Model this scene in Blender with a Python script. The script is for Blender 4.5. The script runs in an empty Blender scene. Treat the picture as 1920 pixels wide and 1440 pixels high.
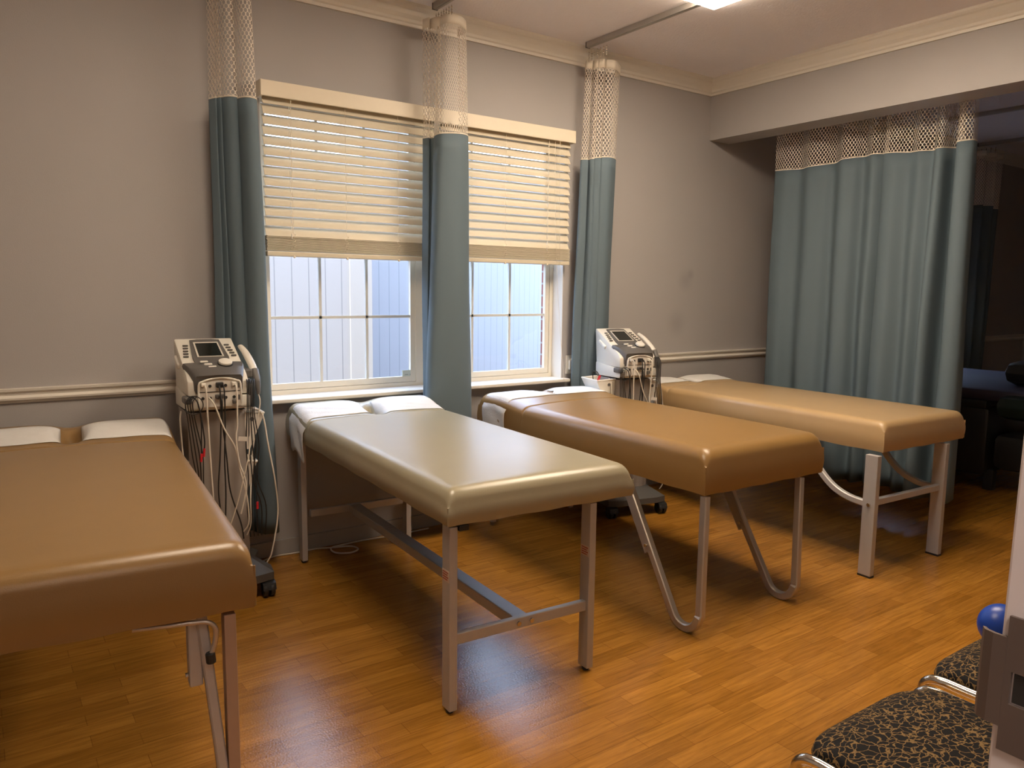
import bpy, bmesh, math, random
from mathutils import Vector, Matrix
random.seed(7)
S = bpy.context.scene
COL = S.collection
R = math.radians
PI = math.pi

# ------------------------------------------------------------------ camera
CAM_D, CAM_H = 3.63, 1.312
yaw, pitch, roll = R(35.2), R(7.06), R(0.70)
fwd = Vector((math.sin(yaw)*math.cos(pitch), math.cos(yaw)*math.cos(pitch), -math.sin(pitch)))
r0 = Vector((math.cos(yaw), -math.sin(yaw), 0)); u0 = r0.cross(fwd)
cr = r0*math.cos(roll) + u0*math.sin(roll); cu = -r0*math.sin(roll) + u0*math.cos(roll)
cam = bpy.data.cameras.new('camera'); cam.sensor_width = 36; cam.lens = 36*1434/1920
cam.clip_start = 0.02
cam_o = bpy.data.objects.new('camera', cam); COL.objects.link(cam_o)
M = Matrix((cr, cu, -fwd)).transposed().to_4x4(); M.translation = (0, -CAM_D, CAM_H)
cam_o.matrix_world = M
S.camera = cam_o

# ------------------------------------------------------------------ world, sun, exposure
w = bpy.data.worlds.new('sky'); S.world = w; w.use_nodes = True
bg = w.node_tree.nodes['Background']; bg.inputs[0].default_value = (0.54, 0.69, 1.0, 1); bg.inputs[1].default_value = 8.5
sun = bpy.data.lights.new('sun', 'SUN'); sun.energy = 13.0; sun.angle = R(2.0); sun.color = (1, .95, .88)
sun_o = bpy.data.objects.new('sun', sun); COL.objects.link(sun_o)
sun_o.rotation_euler = Vector((.85, .35, -.5)).to_track_quat('-Z', 'Y').to_euler()
sun_o.location = (-6, -3, 8)
S.view_settings.view_transform = 'Standard'; S.view_settings.look = 'None'
S.view_settings.exposure = 0.30; S.view_settings.gamma = 1.0
S.view_settings.use_curve_mapping = False
S.cycles.max_bounces = 10; S.cycles.diffuse_bounces = 6; S.cycles.glossy_bounces = 4
S.cycles.transparent_max_bounces = 24
S.cycles.caustics_reflective = False; S.cycles.caustics_refractive = False
S.cycles.sample_clamp_indirect = 6.0
LAMP_COL = (1.0, 0.82, 0.62)
LAMP_STRENGTH = 20.0

# ------------------------------------------------------------------ materials
def new_mat(name):
    m = bpy.data.materials.new(name); m.use_nodes = True
    return m, m.node_tree.nodes, m.node_tree.links, m.node_tree.nodes['Principled BSDF']
def flat(name, c, rough=.5, metal=0., noise=0., nscale=30, bump=0., bscale=200, coat=0., spec=.5, sheen=0.):
    m, n, l, b = new_mat(name)
    b.inputs['Base Color'].default_value = (*c, 1)
    b.inputs['Roughness'].default_value = rough; b.inputs['Metallic'].default_value = metal
    b.inputs['Specular IOR Level'].default_value = spec
    b.inputs['Coat Weight'].default_value = coat; b.inputs['Coat Roughness'].default_value = .35
    b.inputs['Sheen Weight'].default_value = sheen
    tc = n.new('ShaderNodeTexCoord')
    t = n.new('ShaderNodeTexNoise'); t.inputs['Scale'].default_value = nscale; t.inputs['Detail'].default_value = 4
    l.new(tc.outputs['Object'], t.inputs['Vector'])
    mr = n.new('ShaderNodeMapRange'); mr.inputs[3].default_value = 1-noise; mr.inputs[4].default_value = 1+noise
    l.new(t.outputs['Fac'], mr.inputs[0])
    mx = n.new('ShaderNodeMix'); mx.data_type = 'RGBA'; mx.blend_type = 'MULTIPLY'; mx.inputs[0].default_value = 1
    mx.inputs[6].default_value = (*c, 1); l.new(mr.outputs[0], mx.inputs[7]); l.new(mx.outputs[2], b.inputs['Base Color'])
    if bump:
        t2 = n.new('ShaderNodeTexNoise'); t2.inputs['Scale'].default_value = bscale; t2.inputs['Detail'].default_value = 3
        l.new(tc.outputs['Object'], t2.inputs['Vector'])
        bp = n.new('ShaderNodeBump'); bp.inputs['Strength'].default_value = bump; bp.inputs['Distance'].default_value = .004
        l.new(t2.outputs['Fac'], bp.inputs['Height']); l.new(bp.outputs[0], b.inputs['Normal'])
    return m

WALL = flat('wall_paint', (.385, .365, .355), .6, noise=.03, nscale=3, bump=.15, bscale=240)
CEIL = flat('ceiling_paint', (.86, .83, .87), .8, noise=.02, bump=.5, bscale=90)
TRIM = flat('trim_paint', (.72, .68, .61), .4, noise=.02)
BASEB = flat('baseboard_paint', (.36, .34, .32), .5)
CREAM = flat('cream_slat', (.66, .59, .46), .42, noise=.03)
VALANCE = flat('valance', (.78, .70, .56), .45, noise=.02)
FRAME = flat('window_vinyl', (.72, .68, .58), .4)
MUNTIN = flat('muntin_vinyl', (.62, .63, .60), .4)
FABRIC = flat('curtain_fabric', (.112, .158, .190), .75, noise=.05, nscale=400, bump=.06, bscale=900)
TAPE = flat('curtain_tape', (.74, .67, .56), .8)
ALU = flat('aluminium_track', (.42, .40, .38), .35, metal=.6)
V_A = flat('vinyl_brown', (.252, .147, .052), .30, noise=.06, nscale=12, bump=.10, bscale=420, coat=.15)
V_B = flat('vinyl_beige', (.34, .30, .20), .28, noise=.05, nscale=12, bump=.08, bscale=420, coat=.2)
V_C = flat('vinyl_caramel', (.27, .155, .050), .32, noise=.05, nscale=12, bump=.08, bscale=420, coat=.12)
V_D = flat('vinyl_tan', (.44, .30, .15), .32, noise=.06, nscale=12, bump=.08, bscale=420, coat=.18)
PAPER = flat('white_paper', (.69, .68, .665), .85, noise=.03, nscale=60, bump=.25, bscale=160)
SILVER = flat('silver_paint', (.47, .45, .44), .4, metal=.25, noise=.04)
STEEL = flat('brushed_steel', (.50, .44, .38), .38, metal=.7, noise=.05)
CHROME = flat('chrome', (.80, .76, .70), .10, metal=1.)
BOLT = flat('bolt_metal', (.6, .55, .48), .25, metal=1.)
BLACK = flat('black_plastic', (.018, .018, .018), .45)
BLACKL = flat('black_leather', (.02, .02, .021), .38, bump=.15, bscale=300)
PURPLE = flat('dark_purple_cloth', (.028, .022, .042), .6, bump=.3, bscale=40)
WHITEP = flat('white_plastic', (.74, .71, .64), .4)
GREYP = flat('dark_grey_plastic', (.105, .098, .092), .45)
MIDP = flat('grey_plastic', (.31, .285, .26), .45)
COLUMN = flat('taupe_plastic', (.30, .265, .24), .45)
SCREEN = flat('dark_screen', (.012, .014, .012), .12)
PORT = flat('port_panel', (.62, .58, .52), .45)
WCABLE = flat('white_cable', (.70, .64, .55), .5)
BCABLE = flat('black_cable', (.014, .013, .013), .5)
REDP = flat('red_plastic', (.55, .02, .03), .4)
BLUEP = flat('blue_rubber', (.008, .06, .42), .35)
STRIKE = flat('bronze_plate', (.13, .10, .085), .5, metal=.3, noise=.08)
JAMB = flat('jamb_paint', (.68, .63, .62), .45)
RED_INK = flat('dark_red_ink', (.35, .06, .03), .6)
STICKER = flat('sticker_paper', (.62, .52, .44), .6)
GROUND = flat('outside_gravel', (.16, .155, .15), .9, noise=.2, nscale=20)
GREENP = flat('dark_green_leather', (.012, .022, .018), .35)

def stained_wall():
    m = WALL.copy(); m.name = 'wall_paint_marked'
    n, l = m.node_tree.nodes, m.node_tree.links; b = n['Principled BSDF']
    src = b.inputs['Base Color'].links[0].from_socket
    g = n.new('ShaderNodeNewGeometry'); acc = None
    for (x, z, rad) in ((4.0, 1.385, .10), (3.925, 1.10, .13), (4.05, 1.43, .05)):
        d = n.new('ShaderNodeVectorMath'); d.operation = 'DISTANCE'; d.inputs[1].default_value = (x, 0, z)
        l.new(g.outputs['Position'], d.inputs[0])
        r_ = n.new('ShaderNodeMapRange'); r_.interpolation_type = 'SMOOTHSTEP'
        r_.inputs[1].default_value = 0; r_.inputs[2].default_value = rad; r_.inputs[3].default_value = .86; r_.inputs[4].default_value = 1
        l.new(d.outputs['Value'], r_.inputs[0])
        if acc is None: acc = r_.outputs[0]
        else:
            q = n.new('ShaderNodeMath'); q.operation = 'MULTIPLY'; l.new(acc, q.inputs[0]); l.new(r_.outputs[0], q.inputs[1]); acc = q.outputs[0]
    mx = n.new('ShaderNodeMix'); mx.data_type = 'RGBA'; mx.blend_type = 'MULTIPLY'; mx.inputs[0].default_value = 1
    l.new(src, mx.inputs[6]); l.new(acc, mx.inputs[7]); l.new(mx.outputs[2], b.inputs['Base Color'])
    return m
WALLB = stained_wall()

def floor_mat():
    m, n, l, b = new_mat('wood_floor')
    tc = n.new('ShaderNodeTexCoord')
    br = n.new('ShaderNodeTexBrick'); br.offset = .37; br.offset_frequency = 2
    br.inputs['Color1'].default_value = (.33, .140, .018, 1); br.inputs['Color2'].default_value = (.44, .195, .028, 1)
    br.inputs['Mortar'].default_value = (.26, .105, .015, 1)
    br.inputs['Scale'].default_value = 1; br.inputs['Mortar Size'].default_value = .0012; br.inputs['Mortar Smooth'].default_value = .3
    br.inputs['Brick Width'].default_value = .33; br.inputs['Row Height'].default_value = .064
    l.new(tc.outputs['Object'], br.inputs['Vector'])
    mp = n.new('ShaderNodeMapping'); mp.inputs['Scale'].default_value = (5.0, 75, 1); l.new(tc.outputs['Object'], mp.inputs['Vector'])
    t = n.new('ShaderNodeTexNoise'); t.inputs['Scale'].default_value = 1; t.inputs['Detail'].default_value = 6; t.inputs['Roughness'].default_value = .65
    t.inputs['Distortion'].default_value = .6
    l.new(mp.outputs[0], t.inputs['Vector'])
    mr = n.new('ShaderNodeMapRange'); mr.inputs[1].default_value = .25; mr.inputs[2].default_value = .75; mr.inputs[3].default_value = .62; mr.inputs[4].default_value = 1.25
    l.new(t.outputs['Fac'], mr.inputs[0])
    mx = n.new('ShaderNodeMix'); mx.data_type = 'RGBA'; mx.blend_type = 'MULTIPLY'; mx.inputs[0].default_value = 1
    l.new(br.outputs['Color'], mx.inputs[6]); l.new(mr.outputs[0], mx.inputs[7]); l.new(mx.outputs[2], b.inputs['Base Color'])
    b.inputs['Roughness'].default_value = .23; b.inputs['Specular IOR Level'].default_value = .5
    t2 = n.new('ShaderNodeTexNoise'); t2.inputs['Scale'].default_value = 160; l.new(tc.outputs['Object'], t2.inputs['Vector'])
    bp = n.new('ShaderNodeBump'); bp.inputs['Strength'].default_value = .18; bp.inputs['Distance'].default_value = .003
    l.new(t2.outputs['Fac'], bp.inputs['Height']); l.new(bp.outputs[0], b.inputs['Normal'])
    return m
FLOOR = floor_mat()

def mesh_mat():
    """white honeycomb netting: staggered round holes along the cloth's own UVs (metres)"""
    m, n, l, b = new_mat('honeycomb_netting')
    b.inputs['Base Color'].default_value = (.76, .69, .60, 1); b.inputs['Roughness'].default_value = .7
    uv = n.new('ShaderNodeUVMap'); uv.uv_map = 'UVMap'
    p = .0215
    mp = n.new('ShaderNodeVectorMath'); mp.operation = 'MULTIPLY'; mp.inputs[1].default_value = (1/p, 1/(p*1.38), 0)
    l.new(uv.outputs[0], mp.inputs[0])
    ds = []
    for off in ((0, 0, 0), (.5, .5, 0)):
        a = n.new('ShaderNodeVectorMath'); a.operation = 'ADD'; a.inputs[1].default_value = off; l.new(mp.outputs[0], a.inputs[0])
        f = n.new('ShaderNodeVectorMath'); f.operation = 'FRACTION'; l.new(a.outputs[0], f.inputs[0])
        s = n.new('ShaderNodeVectorMath'); s.operation = 'SUBTRACT'; s.inputs[1].default_value = (.5, .5, 0); l.new(f.outputs[0], s.inputs[0])
        k = n.new('ShaderNodeVectorMath'); k.operation = 'MULTIPLY'; k.inputs[1].default_value = (1, 1.30, 0); l.new(s.outputs[0], k.inputs[0])
        d = n.new('ShaderNodeVectorMath'); d.operation = 'LENGTH'; l.new(k.outputs[0], d.inputs[0]); ds.append(d.outputs['Value'])
    mn = n.new('ShaderNodeMath'); mn.operation = 'MINIMUM'; l.new(ds[0], mn.inputs[0]); l.new(ds[1], mn.inputs[1])
    gt = n.new('ShaderNodeMath'); gt.operation = 'GREATER_THAN'; gt.inputs[1].default_value = .365; l.new(mn.outputs[0], gt.inputs[0])
    l.new(gt.outputs[0], b.inputs['Alpha'])
    return m
NET = mesh_mat()

def seat_mat():
    m, n, l, b = new_mat('swirl_seat_fabric')
    tc = n.new('ShaderNodeTexCoord')
    t = n.new('ShaderNodeTexNoise'); t.inputs['Scale'].default_value = 45; l.new(tc.outputs['Object'], t.inputs['Vector'])
    ad = n.new('ShaderNodeMix'); ad.data_type = 'RGBA'; ad.blend_type = 'LINEAR_LIGHT'; ad.inputs[0].default_value = .016
    l.new(tc.outputs['Object'], ad.inputs[6]); l.new(t.outputs['Color'], ad.inputs[7])
    v = n.new('ShaderNodeTexVoronoi'); v.feature = 'DISTANCE_TO_EDGE'; v.inputs['Scale'].default_value = 66
    mp = n.new('ShaderNodeMapping'); mp.inputs['Scale'].default_value = (.75, 1.15, .6); l.new(ad.outputs[2], mp.inputs['Vector'])
    l.new(mp.outputs[0], v.inputs['Vector'])
    cr_ = n.new('ShaderNodeValToRGB'); cr_.color_ramp.elements[0].position = .03; cr_.color_ramp.elements[0].color = (.26, .165, .068, 1)
    cr_.color_ramp.elements[1].position = .068; cr_.color_ramp.elements[1].color = (.013, .0125, .0135, 1)
    b.inputs['Specular IOR Level'].default_value = .15; l.new(v.outputs['Distance'], cr_.inputs[0]); l.new(cr_.outputs[0], b.inputs['Base Color'])
    b.inputs['Roughness'].default_value = .8
    return m
SEAT = seat_mat()

def siding_mat():
    m, n, l, b = new_mat('white_grooved_siding')
    g = n.new('ShaderNodeNewGeometry'); sx = n.new('ShaderNodeSeparateXYZ'); l.new(g.outputs['Position'], sx.inputs[0])
    fr = n.new('ShaderNodeMath'); fr.operation = 'MODULO'; fr.inputs[1].default_value = .135; l.new(sx.outputs[0], fr.inputs[0])
    ab = n.new('ShaderNodeMath'); ab.operation = 'ABSOLUTE'; l.new(fr.outputs[0], ab.inputs[0])
    gt = n.new('ShaderNodeMath'); gt.operation = 'LESS_THAN'; gt.inputs[1].default_value = .007; l.new(ab.outputs[0], gt.inputs[0])
    mx = n.new('ShaderNodeMix'); mx.data_type = 'RGBA'; mx.inputs[6].default_value = (.26, .26, .265, 1); mx.inputs[7].default_value = (.15, .155, .165, 1)
    l.new(gt.outputs[0], mx.inputs[0]); l.new(mx.outputs[2], b.inputs['Base Color']); b.inputs['Roughness'].default_value = .6
    return m
SIDING = siding_mat()

def brick_mat():
    m, n, l, b = new_mat('red_brick')
    g = n.new('ShaderNodeNewGeometry'); sx = n.new('ShaderNodeSeparateXYZ'); l.new(g.outputs['Position'], sx.inputs[0])
    ad = n.new('ShaderNodeMath'); ad.operation = 'ADD'; l.new(sx.outputs[0], ad.inputs[0]); l.new(sx.outputs[1], ad.inputs[1])
    cb = n.new('ShaderNodeCombineXYZ'); l.new(ad.outputs[0], cb.inputs[0]); l.new(sx.outputs[2], cb.inputs[1])
    br = n.new('ShaderNodeTexBrick'); br.inputs['Scale'].default_value = 1; br.inputs['Brick Width'].default_value = .2; br.inputs['Row Height'].default_value = .075
    br.inputs['Mortar Size'].default_value = .006
    br.inputs['Color1'].default_value = (.26, .055, .035, 1); br.inputs['Color2'].default_value = (.19, .04, .028, 1); br.inputs['Mortar'].default_value = (.32, .30, .28, 1)
    l.new(cb.outputs[0], br.inputs['Vector']); l.new(br.outputs['Color'], b.inputs['Base Color']); b.inputs['Roughness'].default_value = .85
    return m
BRICK = brick_mat()

def glass_mat():
    m = bpy.data.materials.new('window_glass'); m.use_nodes = True; n, l = m.node_tree.nodes, m.node_tree.links
    n.clear(); o = n.new('ShaderNodeOutputMaterial'); mix = n.new('ShaderNodeMixShader')
    t = n.new('ShaderNodeBsdfTransparent'); t.inputs[0].default_value = (.97, .985, .98, 1)
    g = n.new('ShaderNodeBsdfGlossy'); g.inputs['Roughness'].default_value = .02
    mix.inputs[0].default_value = .035
    l.new(t.outputs[0], mix.inputs[1]); l.new(g.outputs[0], mix.inputs[2]); l.new(mix.outputs[0], o.inputs[0])
    return m
GLASS = glass_mat()
def lamp_mat(name, strength, c=LAMP_COL):
    m, n, l, b = new_mat(name)
    b.inputs['Base Color'].default_value = (.8, .75, .6, 1)
    b.inputs['Emission Color'].default_value = (*c, 1); b.inputs['Emission Strength'].default_value = strength
    return m
DIFFUSER = lamp_mat('lamp_diffuser', LAMP_STRENGTH)
HALL_FILL = lamp_mat('hall_fill_diffuser', 26.0, (1, .84, .74))  # glow of the added fill light behind the camera

# ------------------------------------------------------------------ helpers
class MB:
    def __init__(s): s.bm = bmesh.new(); s.uv = None
    def box(s, x0, x1, y0, y1, z0, z1, bev=0.):
        t = bmesh.new(); bmesh.ops.create_cube(t, size=1)
        for v in t.verts: v.co = Vector(((x0+x1)/2+v.co.x*(x1-x0), (y0+y1)/2+v.co.y*(y1-y0), (z0+z1)/2+v.co.z*(z1-z0)))
        if bev: bmesh.ops.bevel(t, geom=t.edges[:], offset=bev, segments=2, affect='EDGES', profile=.5)
        s._join(t); return s
    def _join(s, t, mat=None):
        if mat is not None: bmesh.ops.transform(t, matrix=mat, verts=t.verts)
        me = bpy.data.meshes.new('t'); t.to_mesh(me); t.free(); s.bm.from_mesh(me); bpy.data.meshes.remove(me)
    def obox(s, mat, sx, sy, sz, bev=0.):
        t = bmesh.new(); bmesh.ops.create_cube(t, size=1)
        for v in t.verts: v.co = Vector((v.co.x*sx, v.co.y*sy, v.co.z*sz))
        if bev: bmesh.ops.bevel(t, geom=t.edges[:], offset=bev, segments=2, affect='EDGES', profile=.5)
        s._join(t, mat); return s
    def ball(s, c, r, sc=(1, 1, 1), seg=20):
        t = bmesh.new(); bmesh.ops.create_uvsphere(t, u_segments=seg, v_segments=seg//2+2, radius=r)
        for v in t.verts: v.co = Vector((c[0]+v.co.x*sc[0], c[1]+v.co.y*sc[1], c[2]+v.co.z*sc[2]))
        s._join(t); return s
    def cyl(s, c, r, h, axis=(0, 0, 1), seg=20, r2=None, bev=0.):
        t = bmesh.new(); bmesh.ops.create_cone(t, cap_ends=True, segments=seg, radius1=r, radius2=r if r2 is None else r2, depth=h)
        if bev:
            es = [e for e in t.edges if len(e.link_faces) == 2 and any(len(f.verts) > 4 for f in e.link_faces)]
            bmesh.ops.bevel(t, geom=es, offset=bev, segments=2, affect='EDGES', profile=.5)
        q = Vector((0, 0, 1)).rotation_difference(Vector(axis).normalized()).to_matrix().to_4x4(); q.translation = c
        s._join(t, q); return s
    def prism(s, pts, x0, x1, axis='x', bev=0.):
        """closed profile pts in the plane across axis, extruded along it"""
        t = bmesh.new(); a, b = [], []
        for (p, q) in pts:
            if axis == 'x': c0, c1 = (x0, p, q), (x1, p, q)
            elif axis == 'y': c0, c1 = (p, x0, q), (p, x1, q)
            else: c0, c1 = (p, q, x0), (p, q, x1)
            a.append(t.verts.new(c0)); b.append(t.verts.new(c1))
        t.faces.new(a); t.faces.new(b[::-1]); n = len(pts)
        for i in range(n): t.faces.new((a[i], b[i], b[(i+1) % n], a[(i+1) % n]))
        bmesh.ops.recalc_face_normals(t, faces=t.faces[:])
        if bev: bmesh.ops.bevel(t, geom=t.edges[:], offset=bev, segments=2, affect='EDGES', profile=.5)
        s._join(t); return s
    def grid(s, rows, close=False):
        """rows of points -> quads"""
        vs = [[s.bm.verts.new(p) for p in r_] for r_ in rows]
        for i in range(len(vs)-1):
            n = len(vs[i])
            for j in range(n if close else n-1):
                s.bm.faces.new((vs[i][j], vs[i][(j+1) % n], vs[i+1][(j+1) % n], vs[i+1][j]))
        return vs
    def sweep(s, pts, prof, up=None, cap=True, scale=None):
        """sweep a closed 2-D profile [(a,b)] along pts; up fixes the profile's second axis"""
        pts = [Vector(p) for p in pts]; n = len(pts); rows = []; U = None
        for i, p in enumerate(pts):
            t = (pts[min(i+1, n-1)]-pts[max(i-1, 0)]).normalized()
            if up is not None:
                a = t.cross(Vector(up)).normalized(); b = a.cross(t)
            else:
                if U is None: U = t.orthogonal().normalized()
                U = (U - t*U.dot(t)).normalized(); a = U; b = t.cross(a)
            k = 1 if scale is None else scale[i]
            rows.append([p+a*x*k+b*y*k for x, y in prof])
        vs = s.grid(rows, True)
        if cap: s.bm.faces.new(vs[0][::-1]); s.bm.faces.new(vs[-1])
        return s
    def tube(s, pts, r, seg=8): return s.sweep(pts, [(r*math.cos(2*PI*i/seg), r*math.sin(2*PI*i/seg)) for i in range(seg)])
    def bar(s, pts, wa, wb, up): 
        c = min(wa, wb)*.15; a, b = wa/2, wb/2
        return s.sweep(pts, [(-a+c, -b), (a-c, -b), (a, -b+c), (a, b-c), (a-c, b), (-a+c, b), (-a, b-c), (-a, -b+c)], up)
    def build(s, name, m, parent=None, smooth=None, recalc=True):
        if recalc: bmesh.ops.recalc_face_normals(s.bm, faces=s.bm.faces[:])
        me = bpy.data.meshes.new(name); s.bm.to_mesh(me); s.bm.free()
        me.materials.append(m); o = bpy.data.objects.new(name, me); COL.objects.link(o)
        if parent: o.parent = parent
        if smooth is not None:
            me.shade_smooth()
            try: me.set_sharp_from_angle(angle=R(smooth))
            except Exception: pass
        return o

def thing(name, label, cat, loc=(0, 0, 0), rz=0., group=None):
    o = bpy.data.objects.new(name, None); COL.objects.link(o); o.empty_display_size = .1
    o.location = loc; o.rotation_euler = (0, 0, rz); o['label'] = label; o['category'] = cat
    if group: o['group'] = group
    return o
def tag(o, label, cat, group=None):
    o['label'] = label; o['category'] = cat
    if group: o['group'] = group
    return o
def struct(o, label=None):
    o['kind'] = 'structure'
    if label: o['label'] = label
    return o
def spline(pts, n=6):
    pts = [Vector(p) for p in pts]; out = []
    for i in range(len(pts)-1):
        p0, p1, p2, p3 = pts[max(i-1, 0)], pts[i], pts[i+1], pts[min(i+2, len(pts)-1)]
        for k in range(n):
            t = k/n
            out.append(.5*((2*p1)+(p2-p0)*t+(2*p0-5*p1+4*p2-p3)*t*t+(3*p1-p0-3*p2+p3)*t**3))
    out.append(pts[-1]); return out

# ------------------------------------------------------------------ room shell
CZ = 2.72; XL, XR = -.95, 9.4; YF = -3.46; YB = -4.9
WT = .16
W1 = (1.13, 2.93, .771, 2.20); W3 = (6.55, 7.62, .80, 1.9)
def s_box(name, m, *a, label=None, parent=None): return struct(MB().box(*a).build(name, m, parent), label)
s_box('floor', FLOOR, XL-.2, XR+.2, YB, .16, -.06, 0)
s_box('ceiling', CEIL, XL-.2, XR+.2, YB-.1, .16, CZ, CZ+.1)
mb = MB()
for (a, b, c, d) in ((XL, W1[0], 0, CZ), (W1[1], W3[0], 0, CZ), (W3[1], XR, 0, CZ), (W1[0], W1[1], 0, W1[2]), (W1[0], W1[1], W1[3], CZ), (W3[0], W3[1], 0, W3[2]), (W3[0], W3[1], W3[3], CZ)):
    mb.box(a, b, 0, WT, c, d)
struct(mb.build('wall_back', WALLB))
s_box('wall_left', WALL, XL-.15, XL, YB, WT, 0, CZ)
s_box('wall_right', WALL, XR, XR+.15, YB, WT, 0, CZ)
mb = MB(); JX = .449; JY = -3.461
mb.box(XL, -.47, YF-.14, YF, 0, CZ); mb.box(JX+.02, XR, YF-.14, YF, 0, CZ); mb.box(-.47, JX+.02, YF-.14, YF, 2.07, CZ)
struct(mb.build('wall_front', WALL))
s_box('wall_hall', WALL, XL-.15, XR, YB-.12, YB, 0, CZ)
# beam between the rooms
s_box('wall_beam', WALL, 4.18, 4.385, YF, 0, 2.332, CZ)
# crown moulding
def crown(axis, a, b, at, sgn, name):
    prof = [(0, 2.620), (.012, 2.620), (.014, 2.634), (.022, 2.640), (.026, 2.652), (.040, 2.668), (.052, 2.690), (.060, 2.697), (.066, 2.706), (.066, CZ), (0, CZ)]
    pts = [(at+sgn*p, q) for p, q in prof]
    return struct(MB().prism(pts, a, b, axis).build(name, TRIM))
crown('x', XL, 4.18, 0, -1, 'trim_1')
crown('y', YF, -.001, 4.18, -1, 'trim_2')
crown('x', 4.385, XR, 0, -1, 'trim_3')
# chair rail
rp = [(0, .835), (-.008, .835), (-.012, .842), (-.020, .848), (-.022, .856), (-.014, .866), (-.016, .878), (-.026, .884), (-.028, .893), (0, .895)]
for i, (a, b) in enumerate(((XL, 1.10), (2.99, 6.50), (7.66, XR))):
    struct(MB().prism(rp, a, b, 'x').build('trim_%d' % (4+i), TRIM))
s_box('baseboard_back', BASEB, XL, XR, -.012, 0, 0, .075)
# door jamb with strike plate (the camera stands in this doorway)
jb = struct(MB().box(JX, JX+.055, YF-.138, JY, 0, 2.07, .0015).build('trim_7', JAMB))
jl = struct(MB().box(-.472, -.45, YF-.142, JY, 0, 2.07, .0015).build('trim_8', JAMB))
jt = struct(MB().box(-.472, JX+.022, YF-.142, JY, 2.05, 2.07, .0015).build('trim_9', JAMB))

# ------------------------------------------------------------------ windows
def window(idx, W, cols_each=3):
    x0, x1, z0, z1 = W
    root = bpy.data.objects.new('window_%d' % idx, None); COL.objects.link(root); root.location = ((x0+x1)/2, .1, z0); struct(root)
    ox, oy, oz = root.location
    X = lambda x: x-ox
    f = MB(); y0, y1 = .095-oy, .135-oy
    cx = (x0+x1)/2-.01
    f.box(X(x0)+.0045, X(x0)+.028, y0, y1, .0065, z1-z0-.0045); f.box(X(x1)-.028, X(x1)-.0045, y0, y1, .0065, z1-z0-.0045)
    [f.box(X(p), X(q), y0, y1, c, d) for p, q in ((x0+.028, cx-.04), (cx+.04, x1-.028)) for c, d in ((.0065, .03), (z1-z0-.03, z1-z0-.0045))]
    f.box(X(cx)-.04, X(cx)+.04, y0, y1, .0065, z1-z0-.0045)
    f.build('window_frame', FRAME, root)
    for (a, b) in ((x0+.03, cx-.04), (cx+.04, x1-.03)):
        zm = (z1-z0)/2
        for (c, d, yy) in ((.032, zm+.02, .110-oy), (zm-.02, z1-z0-.032, .126-oy)):
            s_ = MB(); t = .030
            s_.box(X(a), X(a)+t, yy-.011, yy+.011, c, d); s_.box(X(b)-t, X(b), yy-.011, yy+.011, c, d)
            s_.box(X(a)+t, X(b)-t, yy-.011, yy+.011, c, c+t); s_.box(X(a)+t, X(b)-t, yy-.011, yy+.011, d-t, d)
            so = s_.build('sash', FRAME, root)
            g = MB()
            for k in range(1, cols_each):
                xx = a+t+(b-a-2*t)*k/cols_each; g.box(X(xx)-.007, X(xx)+.007, yy-.006, yy+.006, c+t, d-t)
            zz = (c+d)/2+.005; g.box(X(a)+t, X(b)-t, yy-.006, yy+.006, zz-.007, zz+.007)
            g.build('muntin', MUNTIN, so)
            MB().box(X(a)+t*.8, X(b)-t*.8, yy+.008, yy+.011, c+t*.8, d-t*.8).build('pane', GLASS, so)
    # sill board and jamb lining
    MB().box(X(x0)-.02, X(x1)+.026, -.055-oy, .097-oy, -.014, .006, .005).build('window_sill', TRIM, root)
    for a, b, c, d in ((X(x0), X(x0)+.004, 0, z1-z0), (X(x1)-.004, X(x1), 0, z1-z0), (X(x0), X(x1), z1-z0-.004, z1-z0)):
        MB().box(a, b, .001-oy, .095-oy, c, d).build('jamb_lining', TRIM, root)
    return root
win = window(1, W1)
window(3, W3)
o = MB().box(.0, .115, -.004, 0, 0, .055).build('window_sticker', flat('frosted_sticker', (.55, .62, .58), .5), win); o.location = (1.90-win.location.x, .006, .040)
t = MB()
for k in range(3): t.box(.014+k*.03, .036+k*.03, -.0046, -.004, .028, .034)
t.box(.05, .062, -.0046, -.004, .026, .044); t.build('sticker_print', flat('grey_ink', (.33, .37, .36), .6), o)

# outside
struct(MB().box(-6, 14, WT, 12, -.3, -.15).build('ground', GROUND))
s_box('wall_outside', SIDING, -6, 2.66, 2.2, 2.5, -.15, 2.3)
ow = struct(MB().box(0, 9, 0, .2, 0, 2.85).build('wall_outside_wing', SIDING)); ow.location = (2.62, 2.24, -.15); ow.rotation_euler = (0, 0, math.atan2(2.35, 3.94))
mb = MB().box(2.50, 2.69, 2.185, 2.52, -.15, 2.33)
struct(mb.build('trim_10', flat('outside_trim', (.28, .275, .265), .6)))
mb = MB()
for (a, b, c, d) in ((-6, 1.09, -.15, 3.0), (2.972, 6.52, -.15, 3.0), (7.65, 12, -.15, 3.0), (1.09, 2.972, -.15, .72), (1.09, 2.972, 2.24, 3.0), (6.52, 7.65, -.15, .76), (6.52, 7.65, 1.94, 3.0)):
    mb.box(a, b, WT, .27, c, d)
struct(mb.build('wall_outside_brick', BRICK))

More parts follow.
